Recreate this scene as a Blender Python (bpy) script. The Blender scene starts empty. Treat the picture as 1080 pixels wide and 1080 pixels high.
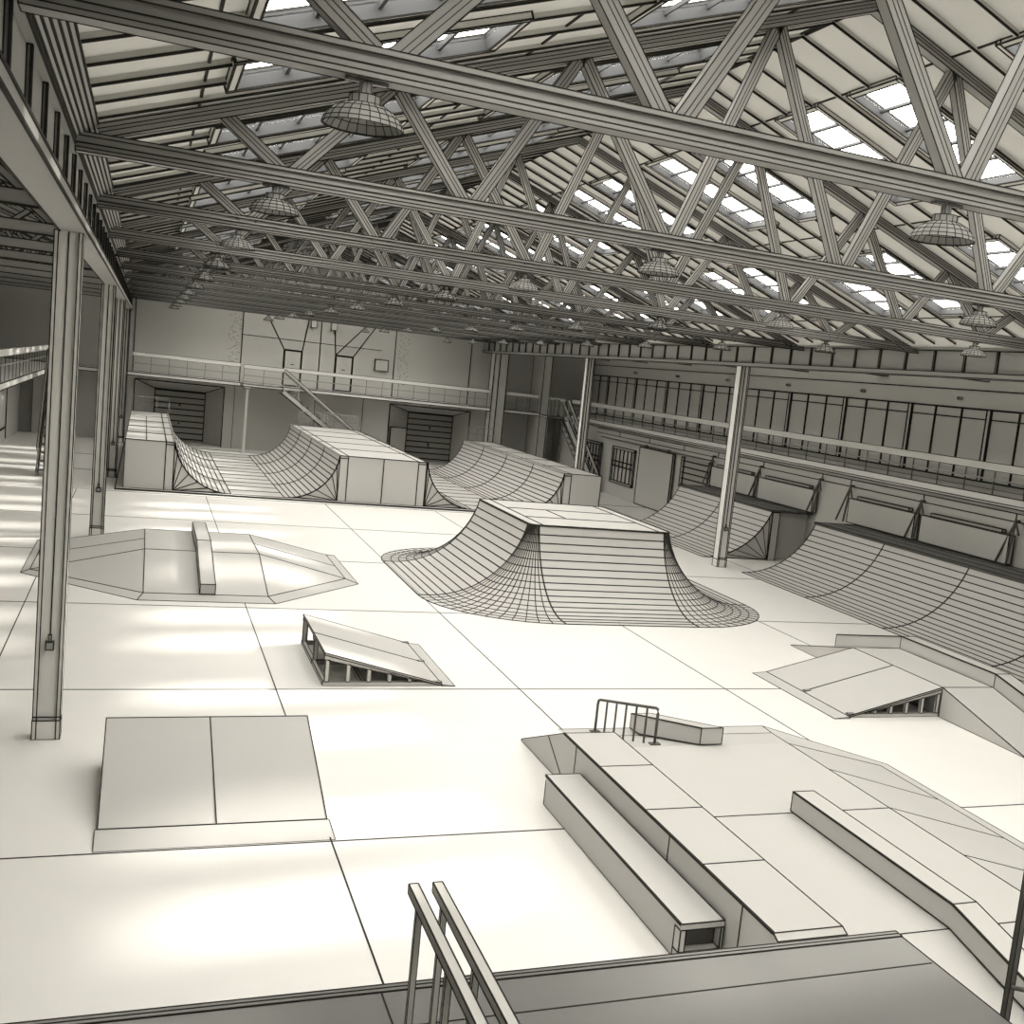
import bpy, math, random
from mathutils import Vector, Matrix

# ------------------------------------------------------------------ camera, sky, sun, exposure
C = bpy.context.scene.collection
K = 1.4                      # metres per drawing unit
sc = bpy.context.scene
EYE = 4.2
yaw, pitch, roll = 0.4159, 0.131, -0.1136
cy_, sy_ = math.cos(yaw), math.sin(yaw)
cp_, sp_ = math.cos(pitch), math.sin(pitch)
F = Vector((sy_*cp_, cy_*cp_, -sp_)); R0 = Vector((cy_, -sy_, 0)); D0 = F.cross(R0)
cr_, sr_ = math.cos(roll), math.sin(roll)
Rv = cr_*R0 + sr_*D0; Dv = -sr_*R0 + cr_*D0
cam_d = bpy.data.cameras.new('camera'); cam = bpy.data.objects.new('camera', cam_d); C.objects.link(cam)
m = Matrix((Rv, -Dv, -F)).transposed().to_4x4(); m.translation = Vector((0, 0, EYE))*K
cam.matrix_world = m
cam_d.sensor_width = 36; cam_d.lens = 36*1199.1/1080
cam_d.shift_x = (540-667.8)/1080; cam_d.shift_y = (570.7-540)/1080
cam_d.clip_end = 300
sc.camera = cam

w = bpy.data.worlds.new('sky'); sc.world = w; w.use_nodes = True
bg = w.node_tree.nodes['Background']
bg.inputs[0].default_value = (1.0, 0.975, 0.93, 1); bg.inputs[1].default_value = 10.5

sun_d = bpy.data.lights.new('sun', 'SUN'); sun = bpy.data.objects.new('sun', sun_d); C.objects.link(sun)
sun_d.energy = 7.0; sun_d.angle = math.radians(3.0); sun_d.color = (1.0, 0.97, 0.92)
sun.rotation_euler = Vector((-1.0, -0.30, -0.665)).to_track_quat('-Z', 'Y').to_euler()

sc.view_settings.view_transform = 'Standard'; sc.view_settings.look = 'None'
sc.view_settings.gamma = 1; sc.view_settings.use_curve_mapping = False
sc.view_settings.exposure = 0.0
sc.cycles.max_bounces = 8; sc.cycles.diffuse_bounces = 2; sc.cycles.transparent_max_bounces = 8
sc.cycles.caustics_reflective = False; sc.cycles.caustics_refractive = False
sc.cycles.use_denoising = True

XR, ZR, SL = 6.33, 8.22, 0.365          # nave ridge and roof slope
ANG = math.atan(SL)
def roof_z(x): return ZR - SL*abs(x-XR)
# sky portals lying in the four strips of rooflights
for side in (-1, 1):
    for d0, d1 in ((1.0, 2.9), (4.0, 5.85)):
        l = bpy.data.lights.new('skylight_portal', 'AREA'); l.shape = 'RECTANGLE'
        l.size = (d1-d0)*K/math.cos(ANG); l.size_y = 52*K; l.cycles.is_portal = True
        o = bpy.data.objects.new('skylight_portal', l); C.objects.link(o)
        dm = (d0+d1)/2
        o.location = Vector((XR+side*dm, 24, ZR-SL*dm+0.18))*K
        o.rotation_euler = (0, side*ANG, 0)

# ------------------------------------------------------------------ materials
def mat(name, col, rough=0.6, var=0.05, scale=3.0, spec=0.3):
    m = bpy.data.materials.new(name); m.use_nodes = True
    nt = m.node_tree; b = nt.nodes['Principled BSDF']
    b.inputs['Roughness'].default_value = rough
    b.inputs['Specular IOR Level'].default_value = spec
    if var:
        tc = nt.nodes.new('ShaderNodeTexCoord'); n = nt.nodes.new('ShaderNodeTexNoise')
        n.inputs['Scale'].default_value = scale; n.inputs['Detail'].default_value = 4
        r = nt.nodes.new('ShaderNodeMix'); r.data_type = 'RGBA'
        r.inputs[6].default_value = tuple(c*(1-var) for c in col)+(1,)
        r.inputs[7].default_value = tuple(min(1, c*(1+var)) for c in col)+(1,)
        nt.links.new(tc.outputs['Object'], n.inputs['Vector'])
        nt.links.new(n.outputs[0], r.inputs[0]); nt.links.new(r.outputs[2], b.inputs['Base Color'])
    else: b.inputs['Base Color'].default_value = tuple(col)+(1,)
    return m
M = dict(
    line=mat('dark_seam', (0.035, 0.033, 0.028), 0.8, 0, spec=0.1),
    floor=mat('pale_concrete', (0.86, 0.84, 0.80), 0.42, 0.025, 1.2, 0.45),
    ramp=mat('ramp_board', (0.56, 0.546, 0.518), 0.5, 0.02, 2.0, 0.3),
    wall=mat('painted_plaster', (0.58, 0.568, 0.53), 0.85, 0.03, 0.8, 0.1),
    steel=mat('painted_steel', (0.35, 0.343, 0.322), 0.55, 0.03, 2.0, 0.3),
    roof=mat('roof_board', (0.74, 0.73, 0.68), 0.85, 0.03, 0.8, 0.1),
    lining=mat('rooflight_lining', (0.06, 0.061, 0.063), 0.6, 0.03, 4.0, 0.2),  # near-black tone offsets the strong sky light on the well walls
    column=mat('column_paint', (0.80, 0.785, 0.74), 0.55, 0.03, 2.0, 0.3),
    panel=mat('window_panel', (0.76, 0.745, 0.70), 0.7, 0.03, 1.0, 0.2),
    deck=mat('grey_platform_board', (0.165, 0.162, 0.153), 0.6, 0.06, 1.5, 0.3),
    dark=mat('dark_steel', (0.09, 0.085, 0.075), 0.5, 0.05, 4.0, 0.3),
    shade=mat('lamp_metal', (0.33, 0.325, 0.305), 0.5, 0.04, 6.0, 0.4),
    shutter=mat('shutter_metal', (0.40, 0.39, 0.355), 0.6, 0.03, 3.0, 0.3),
)
g = bpy.data.materials.new('rooflight_glass'); g.use_nodes = True; nt = g.node_tree; nt.nodes.clear()
o_ = nt.nodes.new('ShaderNodeOutputMaterial'); mx = nt.nodes.new('ShaderNodeMixShader'); mx.inputs[0].default_value = 0.05
tr = nt.nodes.new('ShaderNodeBsdfTransparent'); tr.inputs[0].default_value = (0.97, 0.97, 0.96, 1)
gl = nt.nodes.new('ShaderNodeBsdfGlossy'); gl.inputs[1].default_value = 0.05
nt.links.new(tr.outputs[0], mx.inputs[1]); nt.links.new(gl.outputs[0], mx.inputs[2]); nt.links.new(mx.outputs[0], o_.inputs[0])
M['glass'] = g
# translucency added to lift ceiling brightness in place of fill lights, stronger in the aisles
M['aisle_roof'] = mat('aisle_roof_sheet', (0.70, 0.69, 0.645), 0.85, 0.03, 0.8, 0.1)
for key, k_ in (('roof', 0.0037), ('aisle_roof', 0.016)):
    nt = M[key].node_tree; pb = nt.nodes['Principled BSDF']; out = nt.nodes['Material Output']
    tl = nt.nodes.new('ShaderNodeBsdfTranslucent'); tl.inputs[0].default_value = (1.0, 0.98, 0.93, 1)
    mx = nt.nodes.new('ShaderNodeMixShader'); mx.inputs[0].default_value = k_
    nt.links.new(pb.outputs[0], mx.inputs[1]); nt.links.new(tl.outputs[0], mx.inputs[2]); nt.links.new(mx.outputs[0], out.inputs[0])

# ------------------------------------------------------------------ mesh helpers
class MB:
    """collects faces (material slot 0) and dark seams (slot 1) of ONE mesh, in drawing units"""
    def __init__(s): s.v = []; s.f = []; s.mi = []
    def face(s, pts, mi=0):
        n = len(s.v); s.v += [tuple(p) for p in pts]; s.f.append(tuple(range(n, n+len(pts)))); s.mi.append(mi)
    def bar(s, p, q, w, mi=1, h=None, up=None, cap=False):
        p, q = Vector(p), Vector(q); d = q-p
        if d.length < 1e-6: return
        d.normalize(); u = Vector(up) if up else (Vector((0, 0, 1)) if abs(d.z) < 0.9 else Vector((0, 1, 0)))
        a = d.cross(u).normalized()*(w/2); b = a.cross(d).normalized()*((h or w)/2)
        n = len(s.v)
        for c in (p, q):
            for e in (a+b, a-b, -a-b, -a+b): s.v.append(tuple(c+e))
        for i in range(4):
            j = (i+1) % 4; s.f.append((n+i, n+j, n+4+j, n+4+i)); s.mi.append(mi)
        if cap: s.f.append((n+3, n+2, n+1, n)); s.f.append((n+4, n+5, n+6, n+7)); s.mi += [mi, mi]
    def edges(s, pts, w, closed=True):
        for i in range(len(pts)-(0 if closed else 1)): s.bar(pts[i], pts[(i+1) % len(pts)], w)
    def prism(s, a, b, w=0, mi=0):
        """solid between two matching polygons; w = width of the dark edge seams"""
        n = len(a)
        s.face(a[::-1], mi); s.face(b, mi)
        for i in range(n): s.face([a[i], a[(i+1) % n], b[(i+1) % n], b[i]], mi)
        if w:
            s.edges(a, w); s.edges(b, w)
            for i in range(n): s.bar(a[i], b[i], w)
    def box(s, x0, x1, y0, y1, z0, z1, w=0, mi=0):
        s.prism([(x0, y0, z0), (x1, y0, z0), (x1, y1, z0), (x0, y1, z0)],
                [(x0, y0, z1), (x1, y0, z1), (x1, y1, z1), (x0, y1, z1)], w, mi)
    def beam(s, p, q, w, h, lw=0, up=None, mid=False):
        """rectangular member from p to q with seams along its long edges"""
        p, q = Vector(p), Vector(q); s.bar(p, q, w, 0, h, up, True)
        if lw:
            d = (q-p).normalized(); u = Vector(up) if up else (Vector((0, 0, 1)) if abs(d.z) < 0.9 else Vector((0, 1, 0)))
            a = d.cross(u).normalized()*(w/2); b = a.cross(d).normalized()*((h or w)/2)
            for e in (a+b, a-b, -a-b, -a+b): s.bar(p+e, q+e, lw)
            if mid:
                for e in (b*0.35+a, -b*0.2+a, b*0.35-a, -b*0.2-a): s.bar(p+e, q+e, lw*0.8)
    def tube(s, pts, r, n=8, mi=0, cap=True):
        pts = [Vector(p) for p in pts]; rings = []
        for i, p in enumerate(pts):
            d = (pts[min(i+1, len(pts)-1)]-pts[max(i-1, 0)]).normalized()
            u = Vector((0, 0, 1)) if abs(d.z) < 0.9 else Vector((0, 1, 0))
            a = d.cross(u).normalized(); b = a.cross(d)
            k = len(s.v); rings.append(k)
            for j in range(n):
                t = 2*math.pi*j/n; s.v.append(tuple(p+(a*math.cos(t)+b*math.sin(t))*r))
        for x, y in zip(rings, rings[1:]):
            for j in range(n):
                s.f.append((x+j, x+(j+1) % n, y+(j+1) % n, y+j)); s.mi.append(mi)
        if cap:
            s.f.append(tuple(rings[0]+j for j in range(n))[::-1]); s.f.append(tuple(rings[-1]+j for j in range(n))); s.mi += [mi, mi]
    def grid(s, P, wu=0, wv=0, mi=0, eu=1, ev=1):
        """surface through rows of points; seams along the rows (wu) and across them (wv)"""
        for i in range(len(P)-1):
            for j in range(len(P[0])-1): s.face([P[i][j], P[i][j+1], P[i+1][j+1], P[i+1][j]], mi)
        if wu:
            for i in range(0, len(P), eu): s.edges(P[i], wu, False)
        if wv:
            for j in range(0, len(P[0]), ev): s.edges([r[j] for r in P], wv, False)
    def build(s, name, mt, parent=None, at=(0, 0, 0), smooth=False):
        me = bpy.data.meshes.new(name); off = Vector(at)
        me.from_pydata([tuple((Vector(p)-off)*K) for p in s.v], [], s.f)
        me.materials.append(M[mt]); me.materials.append(M['line'])
        me.polygons.foreach_set('material_index', s.mi)
        if smooth: me.polygons.foreach_set('use_smooth', [i == 0 for i in s.mi])
        me.update(); o = bpy.data.objects.new(name, me); C.objects.link(o)
        o.parent = parent
        if parent is None: o.location = off*K
        else: o.location = (off-Vector(parent.get('org', (0, 0, 0))))*K
        o['org'] = tuple(at)
        return o
def struct(o): o['kind'] = 'structure'; return o
def tag(o, label, cat, group=None):
    o['label'] = label; o['category'] = cat
    if group: o['group'] = group
    return o
def thing(name, label, cat, at, group=None):
    o = bpy.data.objects.new(name, None); C.objects.link(o); o.location = Vector(at)*K; o['org'] = tuple(at)
    o.empty_display_size = 0.2
    return tag(o, label, cat, group)
KIDS = {}
def kids(o):
    if o.name not in KIDS: KIDS[o.name] = [c for c in bpy.data.objects if c.parent == o]
    return KIDS[o.name]
def dup(o, at, label=None, parent=None):
    c = o.copy(); C.objects.link(c); c.parent = parent
    if parent is None: c.location = Vector(at)*K
    if label: c['label'] = label
    for k in kids(o): dup(k, None, None, c)
    return c
ORD = ['first', 'second', 'third', 'fourth', 'fifth', 'sixth', 'seventh', 'eighth', 'ninth', 'tenth', 'eleventh', 'twelfth']

YN, YF = -3.0, 49.5
T = [5.8+4.2*k for k in range(11)]
BAYS = [5.8+4.2*k for k in range(-2, 11)]
XL, XRW = -5.2, 19.0

# ------------------------------------------------------------------ floor
b = MB(); b.box(XL, XRW, YN, YF+2.2, -0.2, 0)
for x in (-4.69, -1.49, 1.71, 4.91, 8.10, 11.30, 14.5): b.bar((x, YN, 0), (x, 33.13, 0), 0.014, h=0.008)
for i, y in enumerate((0.24, 4.94, 9.65, 14.37, 19.08, 23.8, 28.5, 33.13)):
    b.bar((XL, y, 0), (17.2, y, 0), 0.010+0.0007*y, h=0.008)
for y in (37.9, 42.6): b.bar((XL, y, 0), (-0.8, y, 0), 0.05, h=0.01); b.bar((14.4, y, 0), (17.2, y, 0), 0.05, h=0.01)
struct(b.build('floor', 'floor'))
b = MB(); b.box(-0.58, 13.5, 33.45, 47.6, 0.0, 0.033, 0.03); struct(b.build('floor', 'floor'))  # low plinth the half pipes stand on, carried under the floor name

# ------------------------------------------------------------------ nave roof: boards, battens, seams, openings for the rooflights
ROWS = ((1.0, 2.9), (4.0, 5.85)); OFF = (1.3, 2.95); HW = 0.45
def rp(side, d, y, n=0.0):
    return (XR+side*d+side*n*math.sin(ANG), y, ZR-SL*d+n*math.cos(ANG))
b = MB()
for side in (-1, 1):
    D = [0, 1.0, 2.9, 4.0, 5.85, 7.0 if side < 0 else 7.15]; DB = D[5]-.25
    ys = [YN]
    for t in BAYS:
        for o in OFF:
            for e in (-HW, HW):
                if YN+.6 < t+o < YF-.6: ys.append(t+o+e)
    ys.append(YF)
    for di in range(5):
        hole = di in (1, 3)
        for yi in range(len(ys)-1):
            mid = (ys[yi]+ys[yi+1])/2
            isop = any(abs(mid-t-o) < 0.1 and YN+.6 < t+o < YF-.6 for t in BAYS for o in OFF)
            if hole and isop: continue
            q = [rp(side, D[di], ys[yi]), rp(side, D[di], ys[yi+1]), rp(side, D[di+1], ys[yi+1]), rp(side, D[di+1], ys[yi])]
            b.face(q if side > 0 else q[::-1])
    for d in (0.95, 3.45, 6.05): b.bar(rp(side, d, YN, -.004), rp(side, d, YF, -.004), 0.02, h=0.02)
    b.bar(rp(side, 0.03, YN), rp(side, 0.03, YF), 0.03)
    for t in BAYS:
        for j in range(7):
            y = t+0.17+0.6*j
            if not (YN+.1 < y < YF-.1): continue
            near = any(abs(y-t-o) < HW+0.05 for o in OFF)
            segs = [(0, DB)] if not near else [(0, 0.93), (2.97, 3.93), (5.92, DB)]
            lw = 0.010+0.0006*max(y, 0)
            lw = 0.012+0.0008*max(y, 0)
            for d0, d1 in segs:
                b.bar(rp(side, d0, y, -.022), rp(side, d1, y, -.022), 0.045, 0, 0.045, up=(-side*math.sin(ANG)*-1, 0, math.cos(ANG)))
                b.bar(rp(side, d0, y-.022, -.044), rp(side, d1, y-.022, -.044), lw)
struct(b.build('ceiling', 'roof'))

# rooflights: a lip standing proud of the boards, glazing bars and a pane
def make_window(side, d0, d1):
    L = (d1-d0)/math.cos(ANG)/2; W = HW; lw = 0.014
    b = MB()
    for x0, x1, y0, y1 in ((-L-.06, L+.06, -W-.06, -W), (-L-.06, L+.06, W, W+.06), (-L-.06, -L, -W, W), (L, L+.06, -W, W)):
        b.box(x0, x1, y0, y1, -.055, .0, lw)
    b.box(-L, L, -W, W, .165, .17) if False else None
    fr = b.build('window_1', 'roof')
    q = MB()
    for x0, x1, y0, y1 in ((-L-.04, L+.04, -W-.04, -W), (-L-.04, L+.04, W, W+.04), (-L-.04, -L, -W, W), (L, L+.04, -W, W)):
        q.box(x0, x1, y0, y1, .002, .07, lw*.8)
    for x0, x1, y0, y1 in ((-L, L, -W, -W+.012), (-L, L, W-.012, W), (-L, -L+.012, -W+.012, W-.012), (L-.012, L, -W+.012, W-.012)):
        q.box(x0, x1, y0, y1, -.052, .03, 0)  # thin dark ring added to tone down the overlit inner lip
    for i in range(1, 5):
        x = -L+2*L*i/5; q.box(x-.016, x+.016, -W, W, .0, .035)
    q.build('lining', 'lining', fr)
    p = MB(); p.box(-L, L, -W, W, .036, .046); pn = p.build('pane', 'glass', fr)
    return fr
n = 0
for side in (-1, 1):
    for d0, d1 in ROWS:
        proto = None
        for t in BAYS:
            for o in OFF:
                y = t+o
                if not (YN+.6 < y < YF-.6): continue
                dm = (d0+d1)/2; n += 1
                if proto is None: proto = make_window(side, d0, d1); w_ = proto
                else: w_ = dup(proto, (0, 0, 0))
                w_.location = Vector((XR+side*dm, y, ZR-SL*dm))*K
                w_.rotation_euler = (0, side*ANG, 0)
                w_.name = 'window_%d' % n; struct(w_)

# ------------------------------------------------------------------ outer walls and aisle roofs
def zl(x): return 5.72+SL*(-0.6-x)           # left aisle roof rises to the left
def zr(x): return 5.70+SL*(x-13.7)
b = MB()
b.box(XL, -0.6, YN, YF, 0, 0) if False else None
q = [(-0.55, YN, zl(-.55)), (XL, YN, zl(XL)), (XL, YF, zl(XL)), (-0.55, YF, zl(-.55))]
b.face(q)
for t in BAYS:
    for j in range(7):
        y = t+.17+.6*j
        if YN+.1 < y < YF-.1: b.bar((-.6, y, zl(-.6)-.02), (XL, y, zl(XL)-.02), .045, 0); b.bar((-.6, y, zl(-.6)-.045), (XL, y, zl(XL)-.045), .012+.0006*max(0, y))
struct(b.build('ceiling', 'aisle_roof'))
b = MB()
q = [(13.4, YN, zr(13.4)), (13.4, YF, zr(13.4)), (XRW, YF, zr(XRW)), (XRW, YN, zr(XRW))]
b.face(q)
for t in BAYS:
    for j in range(7):
        y = t+.17+.6*j
        if YN+.1 < y < YF-.1: b.bar((13.6, y, zr(13.6)-.02), (XRW, y, zr(XRW)-.02), .045, 0); b.bar((13.6, y, zr(13.6)-.045), (XRW, y, zr(XRW)-.045), .012+.0006*max(0, y))
struct(b.build('ceiling', 'aisle_roof'))

# far wall with two deep shutter recesses, built around the openings
def wall_with_holes(y0, y1, x0, x1, z0, ztop, holes, lw):
    """wall slab in the XZ plane; holes = (xa, xb, za, zb) sorted by xa; ztop = function"""
    b = MB(); x = x0
    def col(a, c, za, zb=None):
        top_a, top_c = (ztop(a), ztop(c)) if zb is None else (zb, zb)
        b.prism([(a, y0, za), (c, y0, za), (c, y1, za), (a, y1, za)], [(a, y0, top_a), (c, y0, top_c), (c, y1, top_c), (a, y1, top_a)])
    for xa, xb, za, zb in holes:
        for k in ([x, XR, xa] if x < XR < xa else [x, xa]), : 
            for a, c in zip(k, k[1:]): col(a, c, z0)
        for k in ([xa, XR, xb] if xa < XR < xb else [xa, xb]), :
            for a, c in zip(k, k[1:]):
                col(a, c, zb)
                if za > z0: col(a, c, z0, za)
        x = xb
    k = [x, XR, x1] if x < XR < x1 else [x, x1]
    for a, c in zip(k, k[1:]): col(a, c, z0)
    return b
def nave_top(x):
    if x < -0.6: return zl(x)+.05
    if x > 13.7: return zr(x)+.05
    return roof_z(x)+.02 if x > -.6 else zl(x)
HOLES = [(-4.6, -3.9, 0, 2.2), (-0.35, 3.0, 0, 2.45), (9.75, 13.3, 0, 2.45)]
b = wall_with_holes(YF, YF+.15, XL, XRW, 0, nave_top, HOLES, .03)
y = YF-.004; lw = 0.045
for xa, xb, za, zb in HOLES[1:]: b.edges([(xa, y, za), (xa, y, zb), (xb, y, zb), (xb, y, za)], lw, False)
for x in (-0.45, 3.55, 6.65, 9.77, 13.1): b.bar((x, y, 2.75), (x, y, 5.8), .04)
b.bar((3.55, y, 4.66), (9.2, y, 4.66), .025)
for x in (3.4, 6.6, 8.6): b.bar((x, y, 0), (x, y, 2.6), .02)
# door heads with their dark duct lines running up to the trusses, bricked panels
for x0, x1, zt in ((5.22, 5.94, 4.25), (7.3, 8.03, 4.25)):
    b.edges([(x0, y, 2.8), (x0, y, zt), (x1, y, zt), (x1, y, 2.8)], .05, False)
for p, q in (((5.22, 4.25), (4.45, 5.62)), ((5.94, 4.25), (6.13, 5.58)), ((7.3, 4.25), (8.5, 5.62)), ((8.03, 4.25), (8.88, 5.6)), ((7.3, 4.25), (7.2, 5.3))):
    b.bar((p[0], y, p[1]), (q[0], y, q[1]), .045)
random.seed(3)
for xa in (3.0, 9.9):
    for i in range(60):
        x = xa+random.random()*.45; z = 3.3+i*.036
        b.bar((x, y, z), (x+.06, y, z+random.choice((-.03, .04))), .012)
struct(b.build('wall_far', 'wall'))
# recess linings
for k, (xa, xb, za, zb) in enumerate(HOLES[1:]):
    b = MB(); xi0, xi1, zi, yb = (0.42, 2.36, 2.1, 50.9) if k == 0 else (10.85, 12.9, 2.15, 50.9)
    y0 = YF+.15
    b.face([(xa, y0, 0), (xi0, yb, 0), (xi0, yb, zi), (xa, y0, zb)]); b.face([(xi1, yb, 0), (xb, y0, 0), (xb, y0, zb), (xi1, yb, zi)])
    b.face([(xa, y0, zb), (xi0, yb, zi), (xi1, yb, zi), (xb, y0, zb)])
    for p, q in (((xa, y0, zb), (xi0, yb, zi)), ((xb, y0, zb), (xi1, yb, zi)), ((xi0, yb, 0), (xi0, yb, zi)), ((xi1, yb, 0), (xi1, yb, zi)), ((xi0, yb, zi), (xi1, yb, zi))):
        b.bar(p, q, .05)
    b.bar((xi1+.45, (y0+yb)/2, 0), (xi1+.45, (y0+yb)/2, 2.3), .04)
    struct(b.build('wall_recess', 'wall'))
    b = MB(); b.box(xi0, xi1, yb, yb+.06, 0.0, zi)
    for i in range(9):
        z = .1+i*(zi-.15)/8; b.bar((xi0, yb-.01, z), (xi1, yb-.01, z), .05)
    b.bar(((xi0+xi1)/2, yb-.03, .7), ((xi0+xi1)/2, yb-.03, .78), .06); b.bar(((xi0+xi1)/2, yb-.03, 1.45), ((xi0+xi1)/2, yb-.03, 1.55), .06)
    sh = struct(b.build('door_%d' % (k+1), 'shutter'))
b = MB(); b.box(9.9, 10.6, YF+.2, YF+.26, 0, 1.45, .04); struct(b.build('door_3', 'shutter'))
b = MB(); b.box(-4.6, -3.9, YF+.15, YF+.2, 0, 2.2, .04); struct(b.build('door_4', 'shutter'))
for i, (x0, x1) in enumerate(((5.26, 5.9), (7.34, 7.99))):
    b = MB(); b.box(x0, x1, YF-.05, YF-.01, 2.8, 4.21, .03); d = struct(b.build('door_%d' % (5+i), 'wall'))
    h = MB(); h.box(x0+.25, x0+.38, YF-.08, YF-.05, 3.65, 3.68); h.build('door_handle', 'dark', d)

# near wall behind the camera, left and right outer walls
b = MB()
for a, c in ((XL, -.6), (-.6, XR), (XR, 13.4), (13.4, XRW)):
    b.prism([(a, YN-.15, 0), (c, YN-.15, 0), (c, YN, 0), (a, YN, 0)], [(a, YN-.15, nave_top(a+.001)), (c, YN-.15, nave_top(c-.001)), (c, YN, nave_top(c-.001)), (a, YN, nave_top(a+.001))])
struct(b.build('wall_near', 'wall'))
b = MB(); b.box(XL-.15, XL, YN, YF, 0, zl(XL)+.1)
for y in [YN+1+3.1*i for i in range(17)]:
    b.box(XL, XL+.03, y-.06, y+.06, 2.8, 4.9, .03)
    for e in (1.0, 2.05): b.bar((XL+.01, y+e, 2.9), (XL+.01, y+e, 4.75), .03)
b.bar((XL+.01, YN, 4.75), (XL+.01, YF, 4.75), .04); b.bar((XL+.01, YN, 4.5), (XL+.01, YF, 4.5), .04)
struct(b.build('wall_left', 'wall'))

# right: lower wall under the gallery, upper window wall set back
XW = 17.26
b = MB(); b.box(XRW, XRW+.15, YN, YF, 0, zr(XRW)+.1)
x = XRW-.006
b.bar((x, YN, 5.16), (x, YF, 5.16), .03); b.bar((x, YN, 4.7), (x, YF, 4.7), .045); b.bar((x, YN, 2.95), (x, YF, 2.95), .04)
struct(b.build('wall_right', 'panel'))
wy = [3.4+3.16*i for i in range(15)]
for i, y0 in enumerate(wy):
    b = MB(); y1 = y0+3.16
    b.box(x-.05, x-.005, y0-.07, y0+.07, 2.95, 4.7, .035)
    for e in (1.05, 2.1): b.box(x-.03, x-.005, y0+e-.012, y0+e+.012, 2.95, 4.7, .022)
    b.bar((x-.02, y0, 4.46), (x-.02, y1, 4.46), .03)
    b.face([(x-.003, y0, 2.95), (x-.003, y1, 2.95), (x-.003, y1, 4.7), (x-.003, y0, 4.7)])
    struct(b.build('window_%d' % (200+i), 'panel'))
b = MB()
b.box(XW, XW+.12, YN, YF, 0, 2.7)
xx = XW-.005
for z in (2.34, 2.52): b.bar((xx, YN, z), (xx, 44, z), .025)
for y in (41.5, 38.6, 35.6, 33.0, 30, 26.7, 25.3, 22.2, 19, 16): b.bar((xx, y, 2.34), (xx, y, 2.52), .025)
struct(b.build('wall_right', 'wall'))

# galleries: slabs
b = MB(); b.box(17.1, XRW, YN, 47.0, 2.62, 2.80, .022)
b.box(17.06, 17.1, YN, 47.0, 2.68, 2.83, .02)
struct(b.build('floor', 'floor'))
b = MB(); b.box(-5.2, 16.0, 48.0, YF, 2.62, 2.75, .03); b.box(3.5, 5.02, 46.95, 48.0, 2.66, 2.75, .03)
struct(b.build('floor', 'floor'))
b = MB(); b.box(XL, -2.9, YN, 48.0, 2.62, 2.78, .025); struct(b.build('floor', 'floor'))
b = MB(); b.box(-4.45, -4.35, 12, YF, 0, 2.62)
for y in (18, 24, 30, 36, 40.5, 42, 45): b.bar((-4.345, y, 0.1), (-4.345, y, 2.5), .05)
b.bar((-4.345, 40.5, 1.6), (-4.345, 42, 1.6), .05); b.bar((-4.345, 42, .5), (-4.345, 45, .5), .06)
struct(b.build('wall_left', 'wall'))
# short return wall and big square pier at the far right corner
b = MB(); b.box(16.0, 16.35, 47.9, YF, 0, 6.4, .03); struct(b.build('wall_return', 'wall'))

# ------------------------------------------------------------------ girders on the column lines (room trim)
def girder(x0, x1, faceX, cell, ystart):
    b = MB(); lw = .018
    b.box(x0, x1, YN, YF, 5.1, 5.19, lw)
    fx = faceX; s = 1 if faceX == x1 else -1
    xin0, xin1 = (x0, x1-.06) if s > 0 else (x0+.06, x1)
    b.box(xin0, xin1, YN, YF, 5.19, 5.58)
    b.box(x0, x1, YN, YF, 5.58, 5.62, lw)
    y = ystart
    while y < YF:
        if y > YN:
            e0, e1 = sorted((fx-s*.06, fx-s*.035))
            b.box(e0, e1, y-.02, y+.02, 5.19, 5.58, .010+.0005*max(y, 0))
        y += cell
    # gutter boards stepping up to the eaves
    for i in range(5):
        a = (fx+s*.03*i, 5.62+.024*i); c = (fx+s*.03*(i+1), 5.62+.024*(i+1))
        b.face([(a[0], YN, a[1]), (a[0], YF, a[1]), (c[0], YF, c[1]), (c[0], YN, c[1])]); b.bar((c[0], YN, c[1]), (c[0], YF, c[1]), .014)
    return b
struct(girder(-.82, -.57, -.57, .97, 4.86-.97*8).build('trim_1', 'steel'))
struct(girder(13.6, 13.85, 13.6, .88, 16.09-.88*21).build('trim_2', 'steel'))

# ------------------------------------------------------------------ columns
def column(xc, yc, w_, d_, label, lw, front=-1, top=5.1):
    t = thing('steel_column', label, 'column', (xc, yc, 0), 'columns carrying the girders')
    b = MB(); x0, x1, y0, y1 = xc-w_/2, xc+w_/2, yc-d_/2, yc+d_/2
    f = .035
    b.box(x0, x0+f, y0, y1, .2, top, lw); b.box(x1-f, x1, y0, y1, .2, top, lw); b.box(x0+f, x1-f, y0+.03, y1-.03, .2, top)
    b.bar((xc, y0+.025, 1.05), (xc, y0+.025, top), lw*1.2)
    b.build('shaft', 'column', t, (xc, yc, 0))
    b = MB(); b.box(x0-.004, x1+.004, y0-.004, y1+.004, 0, .2, lw); b.bar((x0, y0-.006, .24), (x1, y0-.006, .24), lw)
    for x in (x0+f, x1-f): b.bar((x, y0-.006, 0), (x, y0-.006, .2), lw)
    b.build('base_plate', 'column', t, (xc, yc, 0))
    b = MB(); b.box(xc-.035, xc+.035, y0-.03, y0+.03, .95, 1.03, lw); b.box(xc-.012, xc+.012, y0-.0, y0+.03, 1.03, 1.1, lw*.7)
    b.build('switch_box', 'shade', t, (xc, yc, 0))
    return t
COLY = (12.56, 25.36, 36.2, 47.9)
nm = ('nearest', 'second', 'third', 'farthest')
for i, y in enumerate(COLY):
    column(-.74, y+.1, .25, .2, '%s steel column along the left side of the hall, carrying the long girder' % nm[i], .004+.0005*y)
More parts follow.
